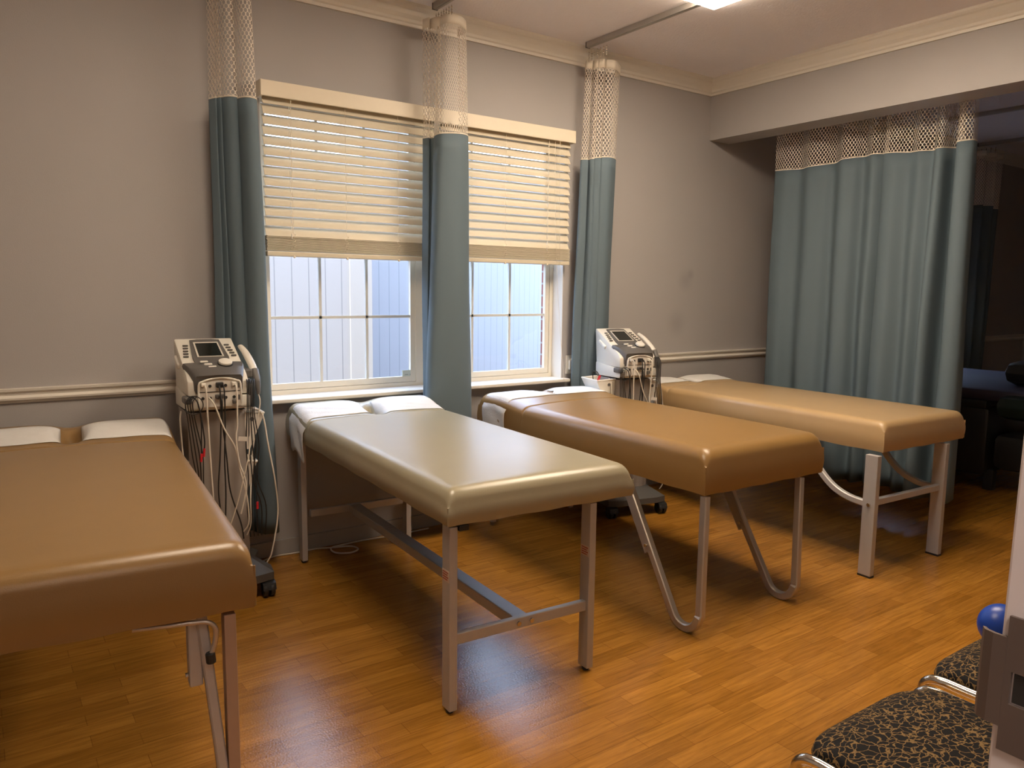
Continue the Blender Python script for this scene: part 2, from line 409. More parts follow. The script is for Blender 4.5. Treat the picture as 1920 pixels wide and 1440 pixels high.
# ------------------------------------------------------------------ blinds
def blind(x0, x1, zt, zb, label, cords, ladders, group=None):
    root = thing('window_blind', label, 'blind', ((x0+x1)/2, 0, zt), 0, group)
    ox, oz = root.location.x, zt
    X = lambda x: x-ox
    MB().box(X(x0)-.012, X(x1)+.012, -.072, -.060, -.070, 0, .003).box(X(x0)-.012, X(x0), -.062, -.002, -.070, 0).box(X(x1), X(x1)+.012, -.062, -.002, -.070, 0).build('valance', VALANCE, root)
    MB().box(X(x0), X(x1), -.055, -.008, -.048, -.012, .002).build('head_rail', VALANCE, root)
    pitch = .0456; half = .0255; ang = R(61); yc = -.030
    stack_top = (zb+.098)-oz
    sl = MB(); z = -.076; n_ = round((-.076-stack_top-.017)/pitch); pitch = (-.076-stack_top-.017)/n_
    prof = []
    while z > stack_top+.010:
        pts = []
        for k in range(5):
            s_ = -1+k*.5; bow = .0022*(1-s_*s_)
            y = yc + s_*half*math.cos(ang)*1 - bow*math.sin(ang); zz = z + s_*half*math.sin(ang)*1 + bow*math.cos(ang)
            pts.append((y, zz))
        nrm = Vector((-math.sin(ang), math.cos(ang)))*.0028
        loop = pts+[(p[0]+nrm[0], p[1]+nrm[1]) for p in pts[::-1]]
        sl.prism(loop, X(x0)+.004, X(x1)-.004, 'x'); z -= pitch
    sl.build('slats', CREAM, root, smooth=40)
    st = MB(); z = zb-oz+.026
    while z < stack_top-.004:
        q_ = random.uniform(-.003, .003); st.box(X(x0)+.004+random.uniform(-.002, .002), X(x1)-.004, yc-.025+q_, yc+.025+q_, z, z+.0034, .0012); z += .0050
    st.build('stacked_slats', CREAM, root)
    MB().box(X(x0)+.004, X(x1)-.004, yc-.026, yc+.026, zb-oz, zb-oz+.022, .004).build('bottom_rail', CREAM, root)
    for cx in ladders:
        c = MB(); c.tube([(X(cx), yc-.030, -.07), (X(cx), yc-.030, stack_top+.01)], .0012, 6)
        loop = []
        for k in range(22):
            a = k*.9; loop.append((X(cx)+.010*math.sin(a)+.003*math.sin(3.1*a), yc-.031-.004*math.cos(a*1.3), stack_top+.008-k*.0036))
        c.tube(spline(loop, 3), .0012, 5); c.ball((X(cx)+.004, yc-.026, zb-oz-.001), .006)
        c.build('ladder_cord', VALANCE, root)
    for (cx, zend, sway) in cords:
        pts = [(X(cx)+sway*(k/8)**2, yc-.034, -.07+(zend-oz+.07)*k/8) for k in range(9)]
        MB().tube(pts, .0013, 6).build('pull_cord', TAPE, root)
        if zend > 1.3:
            pass
    return root
b1 = blind(1.128, 2.028, 2.232, 1.452, 'cream slatted blind half lowered over the wider left window', [], [1.255, 1.52, 1.80], 'window blinds')
b2 = blind(2.052, 2.935, 2.232, 1.458, 'cream slatted blind half lowered over the right window with hanging pull cord', [(2.80, .77, .10), (2.835, 1.40, .02)], [2.19, 2.46, 2.76], 'window blinds')
# beaded tilt cord beside the ladders
for root, cx in ((b1, 1.245), (b2, 2.752)):
    c = MB()
    for k in range(17):
        z = -.10-.036*k; c.sweep([(cx-root.location.x+.003*(k % 2), -.064, z), (cx-root.location.x-.003*(k % 2), -.064, z-.022)], [(.0022, 0), (0, .0022), (-.0022, 0), (0, -.0022)])
    c.build('tilt_cord', WHITEP, root)

# ------------------------------------------------------------------ curtains and tracks
def curtain(label, top, bot, z_top, z_split, z_bot, hooks, group, name='privacy_curtain', split_wob=.012, tape=.045, hem_wob=.02):
    cx = sum(p[0] for p in bot)/len(bot); cy = sum(p[1] for p in bot)/len(bot)
    root = thing(name, label, 'curtain', (cx, cy, z_bot), 0, group)
    T = spline([(x-cx, y-cy, 0) for x, y in top], 7); B = spline([(x-cx, y-cy, 0) for x, y in bot], 7); n = len(T)
    L = [0.]
    for i in range(1, n): L.append(L[-1]+max((T[i]-T[i-1]).length, (B[i]-B[i-1]).length))
    ph = random.uniform(0, 6)
    zs = [z_split+split_wob*math.sin(L[i]*5+ph) for i in range(n)]
    zb = [z_bot+hem_wob*(.5+.5*math.sin(L[i]*6+ph*2)) for i in range(n)]
    def pt(i, z):
        t = (z_top-z)/(z_top-z_bot); t2 = t**.8
        p = T[i].lerp(B[i], t2); wv = .004*math.sin(z*5+L[i]*9+ph)*t
        return (p.x+wv, p.y-wv*.6, z-z_bot)
    fab = MB(); NR = 26
    rows = [[pt(i, zs[i]+(zb[i]-zs[i])*k/NR) for i in range(n)] for k in range(NR+1)]
    fab.grid(rows); o = fab.build('fabric', FABRIC, root, smooth=180, recalc=False)
    md = o.modifiers.new('thick', 'SOLIDIFY'); md.thickness = .0025; md.offset = 0
    net = MB(); NR = 8; uvl = net.bm.loops.layers.uv.new('UVMap')
    rows = [[pt(i, z_top-tape+(zs[i]+.004-z_top+tape)*k/NR) for i in range(n)] for k in range(NR+1)]
    vs = net.grid(rows); idx = {}
    for k, r_ in enumerate(vs):
        for i, v in enumerate(r_): idx[v] = (L[i], rows[k][i][2])
    for f in net.bm.faces:
        for lp in f.loops: lp[uvl].uv = idx[lp.vert]
    net.build('mesh_panel', NET, root, smooth=180, recalc=False)
    tp = MB(); tp.grid([[pt(i, z_top-tape*k/2) for i in range(n)] for k in range(3)]); o = tp.build('header_tape', TAPE, root, smooth=180, recalc=False)
    md = o.modifiers.new('thick', 'SOLIDIFY'); md.thickness = .0022; md.offset = 0
    hm = MB(); hm.grid([[(Vector(pt(i, zs[i]+.0035-.006*k))) for i in range(n)] for k in range(2)]); o = hm.build('seam_tape', TAPE, root, smooth=180, recalc=False)
    md = o.modifiers.new('thick', 'SOLIDIFY'); md.thickness = .0032; md.offset = 0
    for (hx, hy) in hooks:
        h = MB(); z0 = z_top-z_bot-.012; z1 = 2.668-z_bot
        pts = [(hx-cx, hy-cy, z1-(z1-z0)*k/6) for k in range(7)]
        h.tube(pts, .0018, 6)
        for k in range(3): h.ball((hx-cx, hy-cy, z1-.01-k*.012), .0045, seg=8)
        h.build('hook', BOLT, root)
    return root
def track(x, y0, y1, label, group):
    o = thing('curtain_track', label, 'curtain track', (x, y1, CZ), 0, group); L = y1-y0
    MB().box(-.014, .014, -L, 0, -.03, -.0005, .002).box(-.004, .004, -L+.002, -.002, -.0315, -.029).build('rail', ALU, o)
    MB().box(-.015, .015, -.003, .006, -.032, -.0005, .001).build('end_cap', GREYP, o)
    return o
TG = 'ceiling curtain tracks'
track(.975, YF+.35, -.12, 'grey ceiling track above the curtain at the window left edge', TG)
track(1.98, YF+.35, -.12, 'grey ceiling track above the curtain between the two windows', TG)
track(2.98, YF+.35, -.12, 'grey ceiling track running from the curtain right of the windows past the ceiling light', TG)
track(4.47, YF+.35, -.12, 'ceiling track hidden behind the beam, holding the drawn curtain', TG)
track(6.507, YF+.35, -.45, 'dark ceiling track in the unlit room beyond the drawn curtain', TG)
track(7.8, -1.4, -.10, 'short dark ceiling track holding the gathered curtain in the unlit room', TG)
CG = 'gathered cubicle curtains'
# left of window: narrow folds at the back left, one big fold in front
c1t = [(.885, -.12), (.90, -.16), (.895, -.11), (.915, -.16), (.912, -.11), (.93, -.19), (.965, -.20), (.975, -.13), (.965, -.22), (.975, -.285), (1.01, -.29), (1.035, -.20), (1.055, -.12), (1.07, -.08)]
c1b = [(.87, -.12), (.90, -.17), (.895, -.10), (.93, -.18), (.925, -.10), (.96, -.20), (1.0, -.20), (1.0, -.12), (1.0, -.22), (1.02, -.29), (1.07, -.29), (1.10, -.20), (1.12, -.12), (1.13, -.08)]
push = lambda P, k: [(x*(CAM_D+y*k)/(CAM_D+y), y*k) for x, y in P]   # closer to the wall, behind the carts
c1b = push(c1b, .62)
curtain('blue grey curtain gathered at the left edge of the window behind the machine cart', c1t, c1b, 2.635, 2.10, .17, [(.975, -.14-.03*k) for k in range(6)], CG)
c2t = [(1.92, -.10), (1.93, -.15), (1.945, -.12), (1.95, -.17), (1.975, -.19), (1.985, -.14), (1.968, -.20), (1.978, -.255), (2.03, -.262), (2.08, -.235), (2.12, -.18), (2.115, -.11)]
c2b = [(1.92, -.09), (1.925, -.14), (1.935, -.11), (1.94, -.16), (1.95, -.18), (1.93, -.13), (1.865, -.19), (1.868, -.25), (2.0, -.27), (2.11, -.24), (2.17, -.18), (2.16, -.10)]
c2b = push(c2b, .9)
curtain('blue grey curtain gathered between the two windows', c2t, c2b, 2.635, 2.075, .15, [(1.98, -.13-.025*k) for k in range(7)], CG)
c3t = [(3.00, -.08), (2.965, -.13), (2.985, -.16), (3.01, -.12), (2.985, -.18), (2.995, -.20), (3.01, -.16), (2.99, -.205), (3.01, -.235), (3.035, -.20), (3.025, -.235), (3.07, -.255), (3.15, -.20), (3.215, -.14), (3.22, -.09)]
c3b = [(2.93, -.08), (2.885, -.13), (2.92, -.165), (2.955, -.12), (2.945, -.18), (2.955, -.20), (2.97, -.16), (2.955, -.205), (2.975, -.235), (2.99, -.20), (2.975, -.235), (3.01, -.255), (3.09, -.20), (3.155, -.14), (3.16, -.09)]
c3b = push(c3b, .32); c3t = push(c3t, .8)
curtain('blue grey curtain gathered right of the windows beside the far machine cart', c3t, c3b, 2.625, 2.085, .15, [(2.98, -.13-.025*k) for k in range(7)], CG)
# drawn curtain beyond the beam: broad shallow folds, a deep one near its free end
dt = [(4.46, -.335), (4.455, -.42), (4.47, -.52), (4.445, -.60), (4.46, -.70), (4.475, -.76), (4.44, -.83), (4.45, -.90), (4.475, -.955), (4.45, -1.03), (4.49, -1.095), (4.445, -1.10), (4.435, -1.16), (4.455, -1.24), (4.44, -1.31), (4.46, -1.38), (4.43, -1.42), (4.435, -1.45), (4.52, -1.465), (4.53, -1.50), (4.44, -1.505), (4.425, -1.54), (4.45, -1.575), (4.50, -1.57)]
db = [(4.46, -.335), (4.43, -.43), (4.49, -.52), (4.42, -.62), (4.45, -.71), (4.50, -.77), (4.41, -.85), (4.43, -.92), (4.50, -.965), (4.42, -1.04), (4.50, -1.09), (4.42, -1.11), (4.39, -1.19), (4.46, -1.26), (4.40, -1.32), (4.45, -1.37), (4.36, -1.40), (4.38, -1.44), (4.50, -1.46), (4.52, -1.52), (4.38, -1.54), (4.36, -1.59), (4.40, -1.63), (4.50, -1.62)]
curtain('blue grey curtain drawn out straight beyond the beam behind the rightmost table', dt, db, 2.635, 2.125, .13, [(4.47, -.36-.14*k) for k in range(9)], CG, split_wob=.012, hem_wob=.03)
c4t = [(7.45, -.09), (7.52, -.18), (7.58, -.10), (7.66, -.24), (7.74, -.12), (7.82, -.26), (7.90, -.14), (8.00, -.24), (8.06, -.12)]
c4b = [(7.50, -.09), (7.56, -.18), (7.62, -.10), (7.68, -.24), (7.76, -.12), (7.84, -.26), (7.92, -.14), (7.97, -.22), (8.00, -.12)]
curtain('dark blue curtain hanging in the unlit room beyond', c4t, c4b, 2.62, 2.13, .15, [(7.8, -.13-.04*k) for k in range(4)], CG)

# ------------------------------------------------------------------ treatment tables
TB = 'treatment tables'
def top_h(u, v, W, L, zs, r, dome, slot, tilt=0., sv_=0.):
    def f(d):
        if d >= r: return 0.
        q = 1-max(d, 0)/r; return -r*(1-math.sqrt(max(0, 1-q*q)))
    du, dv = min(u, W-u), min(v, L-v)
    z = zs+max(f(du)+f(dv), -1.30*r)
    a, b = max(0, 1-(2*u/W-1)**2), max(0, 1-(2*v/L-1)**4)
    z += dome*a*b
    if tilt:
        q = min(1, max(0, (v-sv_)/.26)); z += tilt*q*q*(3-2*q)
        z -= .007*math.exp(-((v-sv_)/.007)**2)
    if slot:
        su, sv, hu, hv, dep = slot
        d = (abs(u-su)/hu)**2.6+(abs(v-sv)/hv)**2.6
        z -= dep/(1+(d)**2.0)
        # the pads either side are plump, falling towards the slot and the head end
        z -= .018*math.exp(-((u-su)/.07)**2)*math.exp(-((v-L)/.16)**2)
    return z
def spaced(L, r, step):
    a = [0, .0012, .004, .009, .016, .025, .036, .05]
    a = [x*r/.05 for x in a]; n = max(2, int((L-2*r)/step))
    return a+[r+(L-2*r)*k/n for k in range(1, n)]+[L-x for x in a[::-1]]
def cushion(root, W, L, zb, prm, mat, bulge=.006):
    zs, r, dome, slot, tilt, sv_ = prm
    us = spaced(W, r, .022); vs = spaced(L, r, .022)
    vs = sorted(set([v for v in vs if abs(v-sv_) > .016]+[sv_+d for d in (-.014, -.009, -.005, -.002, 0, .002, .005, .009, .014)]))
    mb = MB(); bm = mb.bm
    G = [[bm.verts.new((u, v, top_h(u, v, W, L, *prm))) for u in us] for v in vs]
    for j in range(len(vs)-1):
        for i in range(len(us)-1): bm.faces.new((G[j][i], G[j][i+1], G[j+1][i+1], G[j+1][i]))
    ring = [G[0][i] for i in range(len(us))]+[G[j][-1] for j in range(1, len(vs))]+[G[-1][i] for i in range(len(us)-2, -1, -1)]+[G[j][0] for j in range(len(vs)-2, 0, -1)]
    prev = ring; K = 6
    for k in range(1, K+1):
        t = k/K; cur = []
        for v0 in ring:
            x, y, z = v0.co; bl = bulge*math.sin(PI*t)
            ex = -bl if x < 1e-6 else (bl if x > W-1e-6 else 0); ey = -bl if y < 1e-6 else (bl if y > L-1e-6 else 0)
            wr = .0015*math.sin(x*31+y*23)*t
            cur.append(bm.verts.new((x+ex, y+ey, z+(zb+wr-z)*t)))
        m = len(ring)
        for i in range(m): bm.faces.new((prev[i], cur[i], cur[(i+1) % m], prev[(i+1) % m]))
        prev = cur
    bm.faces.new(prev)
    c = mb.build('cushion', mat, root, smooth=62)
    # corner pleats
    for (u, v) in ((0, 0), (W, 0)):
        z1 = top_h(u, v, W, L, *prm)
        MB().tube([(u+.002*(1 if u else -1), v-.002, z1+.001-(z1-zb-.004)*k/5) for k in range(6)], .0024, 6).build('corner_pleat', mat, c)
    return c
def paper(root, W, L, prm, u0, u1, v0, v1, hang, label, hang_side=0, hole=None, wob=.006, wrinkle=.0016):
    """sheet lying on the cushion, optionally hanging down over the left (-1) or right (+1) side"""
    zs = prm[0]
    o_name = 'face_paper'
    mb = MB(); nu, nv = 34, 22; rows = []
    for j in range(nv+1):
        t = j/nv; row = []
        if hang_side < 0:
            for k in range(9):
                s_ = 1-k/9; z = top_h(0, v0+(v1-v0)*t, W, L, *prm)
                vv = v0+(v1-v0)*t+.03*s_*math.sin(3+t*5)*hang*2
                row.append((-.009-.004*math.sin(t*7+s_*4), vv, z-s_*hang*(1+.10*math.sin(t*9))))
        for i in range(nu+1):
            u = u0+(u1-u0)*i/nu
            vv = v0+(v1-v0)*t+wob*math.sin(u*23+(2 if j else 0))
            z = top_h(min(max(u, 0), W), vv, W, L, *prm)+.0018+wrinkle*(1+math.sin(u*55+vv*31)*math.sin(vv*77-u*20))*math.sin(PI*t)
            row.append((u, vv, z))
        rows.append(row)
    V = mb.grid(rows)
    if hole:
        su, sv, hu, hv = hole
        kill = [v for r_ in V for v in r_ if ((v.co.x-su)/hu)**2+((v.co.y-sv)/hv)**2 < 1]
        bmesh.ops.delete(mb.bm, geom=kill, context='VERTS')
    o = mb.build(o_name, PAPER, None, smooth=180)
    md = o.modifiers.new('thick', 'SOLIDIFY'); md.thickness = .0007; md.offset = 1
    o.location = root.location; o.rotation_euler = root.rotation_euler
    tag(o, label, 'paper sheet', 'face papers on the treatment tables')
    return o
def sticker(parent, mat_world, w, h):
    s_ = MB().obox(mat_world, w, .0008, h).build('warning_sticker', STICKER, parent)
    t = MB()
    for k in range(4):
        z = h*(.32-.21*k); ww = w*(.8 if k % 2 == 0 else .66)
        t.obox(mat_world @ Matrix.Translation((-(w*.8-ww)/2, -.0006, z)), ww, .0008, h*.09)
    t.build('sticker_print', RED_INK, s_)

def table_root(label, P, deg): return thing('treatment_table', label, 'treatment table', (P[0], P[1], 0), R(-deg), TB)

# --- table with straight rectangular legs (beige, second)
def build_B():
    root = table_root('pale beige padded treatment table on four straight metal legs, under the left window', (1.118, -1.725), 2.9)
    W, L, zb = .715, 1.665, .608; r = .042; prm = (.720, r, .014, (W*.5, L-.19, .032, .075, .095), .042, L-.315)
    c = cushion(root, W, L, zb, prm, V_B)
    MB().box(.05, W-.05, .06, L-.06, zb-.008, zb+.004).build('base_board', BLACK, root)
    for (lu, lv) in ((.012, .012), (.545, .012), (.022, L-.13), (.56, L-.13)):
        l = MB().box(lu, lu+.027, lv, lv+.05, .012, zb-.008, .002).build('leg', SILVER, root)
        MB().cyl((lu+.0135, lv+.025, .006), .012, .013, seg=14).build('foot', BLACK, l)
        if lv < .1:
            M_ = Matrix.Translation((lu-.0006, lv+.025, .445 if lu < .1 else .43)) @ Matrix.Rotation(R(-90), 4, 'Z'); sticker(l, M_, .044, .036)
    for v in (.037, L-.105):
        a = .039 if v < .1 else .07
        MB().box(a, .548, v-.011, v+.011, .218, .254, .003).build('cross_bar', SILVER, root)
    MB().box(.262, .318, .045, L-.115, .214, .252, .003).build('long_bar', SILVER, root)
    for u in (.272, .322): MB().cyl((u, .024, .236), .0085, .006, (0, 1, 0), 14, bev=.0015).build('bolt', BOLT, root)
    MB().box(.042, .075, .006, .03, zb-.022, zb-.004, .002).build('corner_bracket', BLACK, root)
    paper(root, W, L, prm, 0, W*.5-.028, L-.285, L-.085, .15, 'white paper left of the slot, hanging off the pale beige table under the window', -1)
    paper(root, W, L, prm, W*.5+.03, W-.02, L-.29, L-.075, 0, 'white paper right of the face slot on the pale beige table under the left window')
    return root
build_B()

def hairpin(root, u, zb, mat, v0=.03, lean=.0, reach=.40, r=.055, wd=.032, plate_z=None):
    pts = [Vector((u-.066*(1-z/zb), v0-.058*(1-z/zb), z)) for z in [zb-.002-(zb-r-.012)*k/10 for k in range(11)]]
    cx, cz = v0-.050+r, r+.016
    end_dir = Vector((0, reach-(cx+r*.9), zb-cz)).normalized()
    a_end = math.atan2(end_dir.y, end_dir.z)           # tilt of the slanted strand from vertical
    for k in range(1, 15):
        a = PI+(PI-a_end)*k/14
        pts.append(Vector((u-.062, cx+r*math.cos(a), cz+r*math.sin(a))))
    p = pts[-1]; d = end_dir.copy(); T = (zb-.002-p.z)/d.z
    d = Vector((.062/T, end_dir.y, end_dir.z))
    pts += [p+d*T*k/8 for k in range(1, 9)]
    leg = MB().bar(pts, wd, wd*.9, (1, 0, 0)).build('leg', mat, root, smooth=35)
    # folding brace plate on the slanted strand
    q0, q1 = p+d*T*.42, p+d*T*.98
    off = Vector((0, .024, -.008))
    br = MB().bar([q0+off, q0.lerp(q1, .5)+off, q1+off], wd*.95, .020, (1, 0, 0)).build('folding_brace', mat, leg, smooth=35)
    MB().cyl(q0+off*.8+Vector((-.018, .004, .03)), .007, .008, (1, 0, 0), 12).build('bolt', BOLT, br)
    return leg
def build_C():
    root = table_root('caramel brown padded treatment table on bent hairpin legs, under the right window', (2.238, -1.738), 1.1)
    W, L, zb = .735, 1.645, .540; r = .050; prm = (.715, r, .016, (W*.5, L-.135, .036, .07, .07), .026, L-.42)
    c = cushion(root, W, L, zb, prm, V_C)
    MB().box(.05, W-.05, .06, L-.06, zb-.008, zb+.004).build('base_board', BLACK, root)
    for u in (.020, .604): hairpin(root, u, zb-.006, STEEL, v0=.014, reach=.44, r=.072)
    for u in (.05, .60):
        MB().bar([(u, L-.08, zb-.014), (u, L-.08, .02)], .03, .03, (1, 0, 0)).build('leg', STEEL, root)
    paper(root, W, L, prm, 0, W-.02, L-.275, L-.06, .12, 'white paper strip across the head of the caramel brown table under the right window', -1, hole=(W*.5, L-.10, .034, .085))
    return root
build_C()
def build_A():
    root = table_root('brown padded treatment table cut off by the left picture edge, next to the left wall', (-.207, -1.815), 5.0)
    W, L, zb = .712, 1.755, .562; r = .045; prm = (.722, r, .014, (W*.5+.0, L-.21, .036, .085, .105), .035, L-.40)
    c = cushion(root, W, L, zb, prm, V_A)
    MB().box(.05, W-.05, .06, L-.06, zb-.008, zb+.004).build('base_board', BLACK, root)
    # near right leg: upright brown-grey bar and a folding slanted bar behind it
    UP = flat('tan_paint', (.40, .27, .19), .5, noise=.05)
    for u in (.03, .645):
        l = MB().box(u, u+.027, .012, .052, .012, zb-.012, .002).build('leg', UP, root)
        MB().cyl((u+.0135, .032, .006), .012, .013, seg=12).build('foot', BLACK, l)
        s_ = MB().bar([(u-.045, .055+.10*0, zb-.012), (u-.022, .035, .28), (u-.0, .02, .02)], .024, .032, (0, 1, 0)).build('folding_strut', SILVER, root)
        MB().box(u-.075, u-.045, .045, .085, .375, zb-.012, .004).build('hinge_plate', SILVER, s_)
        MB().cyl((u-.077, .062, .40), .006, .01, (1, 0, 0), 12).build('bolt', BOLT, s_)
    pts = spline([(x+.035, y, z) for x, y, z in [(.42, .03, zb-.012), (.49, .02, zb-.014), (.545, .012, zb-.015), (.575, .006, zb-.018), (.590, .004, zb-.036), (.588, .004, zb-.066), (.580, .004, zb-.092)]], 5)
    h = MB().tube(pts, .006, 8).build('release_lever', STEEL, root, smooth=60)
    MB().cyl((.612, .004, zb-.103), .011, .026, (-.1, 0, 1), 12, bev=.003).build('lever_grip', BLACK, h)
    for u in (.03, .645):
        l = MB().box(u, u+.027, L-.12, L-.08, .012, zb-.012, .002).build('leg', UP, root)
    paper(root, W, L, prm, .02, W*.5-.036, L-.335, L-.10, 0, 'white paper left of the face slot on the brown table by the left wall')
    paper(root, W, L, prm, W*.5+.036, W-.015, L-.335, L-.08, 0, 'white paper right of the face slot on the brown table by the left wall')
    return root
build_A()
def build_D():
    root = table_root('light tan padded treatment table on flat grey legs, beside the drawn curtain', (3.385, -1.795), 2.4)
    W, L, zb = .700, 1.735, .587; r = .036; prm = (.728, r, .012, (W*.5, L-.17, .03, .07, .05), .02, L-.33)
    c = cushion(root, W, L, zb, prm, V_D)
    MB().box(.05, W-.05, .06, L-.06, zb-.008, zb+.004).build('base_board', BLACK, root)
    for u in (-.055+.0, .527):
        for v in (-.012, L-.16):
            l = MB().box(u, u+.03, v, v+.062, .008, zb-.01, .002).build('leg', SILVER, root)
            MB().box(u-.001, u+.031, v-.001, v+.063, 0, .009).build('foot', BLACK, l)
            if v < .1:
                MB().cyl((u-.002, v+.03, .345), .009, .008, (1, 0, 0), 14, bev=.002).build('bolt', BOLT, l)
        pts = spline([(u+.015, .045, .345), (u+.015, .13, .355), (u+.015, .21, .385), (u+.015, .28, .44), (u+.015, .35, .52), (u+.015, .40, zb-.012)], 5)
        MB().bar(pts, .030, .026, (1, 0, 0)).build('curved_brace', SILVER, root, smooth=35)
    MB().box(-.03, .53, .005, .033, .337, .367, .003).build('cross_bar', SILVER, root)
    paper(root, W, L, prm, 0, W*.5-.03, L-.23, L-.03, .10, 'white paper left of the face slot on the light tan table beside the drawn curtain', -1)
    paper(root, W, L, prm, W*.5+.03, W-.03, L-.25, L-.04, 0, 'white paper right of the face slot on the light tan table beside the drawn curtain')
    return root
build_D()

# ------------------------------------------------------------------ therapy machine carts
def cart(label, loc, rz, seed, bins, loop):
    rnd = random.Random(seed)
    root = thing('therapy_cart', label, 'therapy machine', loc, rz, 'electrotherapy machine carts')
    # wheeled base
    b = MB()
    prof = [(-.19, -.19), (-.12, -.21), (.12, -.21), (.19, -.19), (.20, -.10), (.15, 0), (.20, .12), (.17, .19), (-.17, .19), (-.20, .12), (-.15, 0), (-.20, -.10)]
    lo = [(x, y, .072) for x, y in prof]; mid = [(x, y, .105) for x, y in prof]; hi = [(x*.62, y*.62, .155) for x, y in prof]
    vs = b.grid([lo, mid, hi], True); b.bm.faces.new(vs[0][::-1]); b.bm.faces.new(vs[-1])
    base = b.build('base', flat('charcoal_plastic', (.09, .085, .08), .45), root, smooth=25)
    for (x, y) in ((-.165, -.175), (.165, -.175), (-.165, .16), (.165, .16)):
        c = MB()
        for s_ in (-.014, .014): c.cyl((x+s_, y-.012, .034), .034, .019, (1, 0, .0), 22, bev=.004)
        c.cyl((x, y, .066), .013, .02)
        c.prism([(y-.045, .036), (y-.036, .062), (y-.012, .071), (y+.012, .062), (y+.012, .05), (y-.02, .05)], x-.027, x+.027, 'x')
        c.build('caster', BLACK, base, smooth=35)
    # column: rounded front with three shallow flutes
    col = MB(); pr = []
    for k in range(25):
        a = k/24; x = -.115+.23*a; y = -.105-.018*math.sin(PI*a)+.006*math.cos(a*6*PI)
        pr.append((x, y))
    pr += [(.115, .11), (-.115, .11)]
    col.grid([[(x*s_, y*s_, z) for x, y in pr] for z, s_ in ((.13, 1.0), (.45, .99), (.80, 1.0))], True)
    col.build('column', COLUMN, root, smooth=40)
    # lower module and white housing
    MB().prism([(-.150, .812), (-.158, .822), (-.158, .866), (.135, .885), (.135, .805)], -.122, .122, 'x', .006).build('lower_module', WHITEP, root, smooth=30)
    Rr, Q, N = Vector((0, .150, 1.085)), Vector((0, -.05, .992)), Vector((0, -.168, .946))
    hp = [(.135, .874), (.155, 1.070), (.150, 1.085), (-.05, .990), (-.12, .955), (-.148, .93), (-.148, .872)]
    MB().prism(hp, -.118, .118, 'x', .007).build('housing', WHITEP, root, smooth=35)
    # grey console nose, narrowing towards the front
    g = MB(); rows = []
    for k in range(9):
        t = k/8; y = Q.y+(N.y-Q.y)*t; z = Q.z+(N.z-Q.z)*t-.0+.012*math.sin(PI*t*.9)+.004; hw = .119-.030*t**1.5
        low = z-.012-.055*t
        r_ = [(-hw-.001, y+.012*t, low), (-hw-.001, y, z-.010)]
        for i in range(9):
            x = -hw+.004+(2*hw-.008)*i/8; r_.append((x, y-.012*math.sin(PI*i/8)*(.4+t), z+.004*math.sin(PI*i/8)))
        r_ += [(hw+.001, y, z-.010), (hw+.001, y+.012*t, low)]
        rows.append(r_)
    last = rows[-1]
    rows.append([(p[0]*.97, p[1]+.004, p[2]-.006) for p in last])
    vs = g.grid(rows); g.bm.faces.new(vs[0]); g.bm.faces.new(vs[-1][::-1])
    g.build('console', GREYP, root, smooth=50)
    # slope helper on the white top plate / the console plate
    def plane(A, B, up):
        d = (B-A).normalized(); nrm = Vector((0, d.z, -d.y)); nrm = nrm if nrm.z > 0 else -nrm
        def P(x, t, h=0): return A+(B-A)*t+Vector((x, 0, 0))+nrm*h
        rot = Matrix((Vector((1, 0, 0)), -d, nrm)).transposed().to_4x4()
        return P, rot
    P1, R1 = plane(Rr, Q, 1); P2, R2 = plane(Q, N, 1)
    def plate(pts, h0, h1, P):
        m_ = MB(); a = [P(x, t, h0) for x, t in pts]; c = [P(x, t, h1) for x, t in pts]
        vs = m_.grid([a, c], True); m_.bm.faces.new(vs[0][::-1]); m_.bm.faces.new(vs[1]); return m_
    bz = [(-.060, .12), (-.030, .095), (.030, .095), (.060, .12), (.072, .80), (.066, 1.08), (.03, 1.20), (-.03, 1.20), (-.066, 1.08), (-.072, .80)]
    be = plate(bz, -.004, .006, P1).build('screen_bezel', GREYP, root)
    plate([(-.050, .23), (.050, .23), (.053, .80), (-.053, .80)], .004, .0085, P1).build('screen_frame', PORT, be)
    sc = plate([(-.044, .28), (.044, .28), (.046, .78), (-.046, .78)], .006, .0095, P1).build('screen', SCREEN, be)
    for k in range(3):
        x = (-.038, 0, .038)[k]; t = (1.02, 1.10, 1.02)[k]
        M_ = R1.copy(); M_.translation = P1(x, t, .007); MB().obox(M_, .028, .016, .005, .002).build('screen_button', BLACK, be)
    for sx in (-1, 1):
        for k in range(5):
            M_ = R1.copy(); M_.translation = P1(sx*(.083+.003*k), .32+.105*k, .003); MB().obox(M_, .022, .0085, .007, .003).build('side_button', GREYP, root)
    for k in range(3):
        M_ = R2.copy(); M_.translation = P2(-.040+.012*k, .18+.19*k, .020); MB().obox(M_, .032, .012, .008, .0038).build('oval_button', WHITEP, root)
    d2 = (N-Q).normalized(); n2 = Vector((0, d2.z, -d2.y)); n2 = n2 if n2.z > 0 else -n2
    kn = MB().cyl(P2(.038, .38, .020), .030, .012, n2, 26).build('knob_collar', BLACK, root)
    MB().cyl(P2(.038, .38, .028), .027, .014, n2, 28, bev=.004).build('knob', WHITEP, root, smooth=40)
    # arched port panel on the front face
    fy = -.171
    arch = [(-.082, .828)]+[(-.080+.160*k/12, .918+.026*math.sin(PI*k/12)**.5) for k in range(13)]+[(.082, .828)]
    pp = MB().prism(arch, fy, fy+.03, 'y').build('port_panel', PORT, root)
    rim = [(x, fy-.002, z) for x, z in arch]
    MB().tube(spline(rim, 3), .0042, 8).build('port_rim', WHITEP, pp, smooth=60)
    MB().box(-.081, .081, fy-.0015, fy+.001, .8875, .8900).build('panel_gap', BLACK, pp)
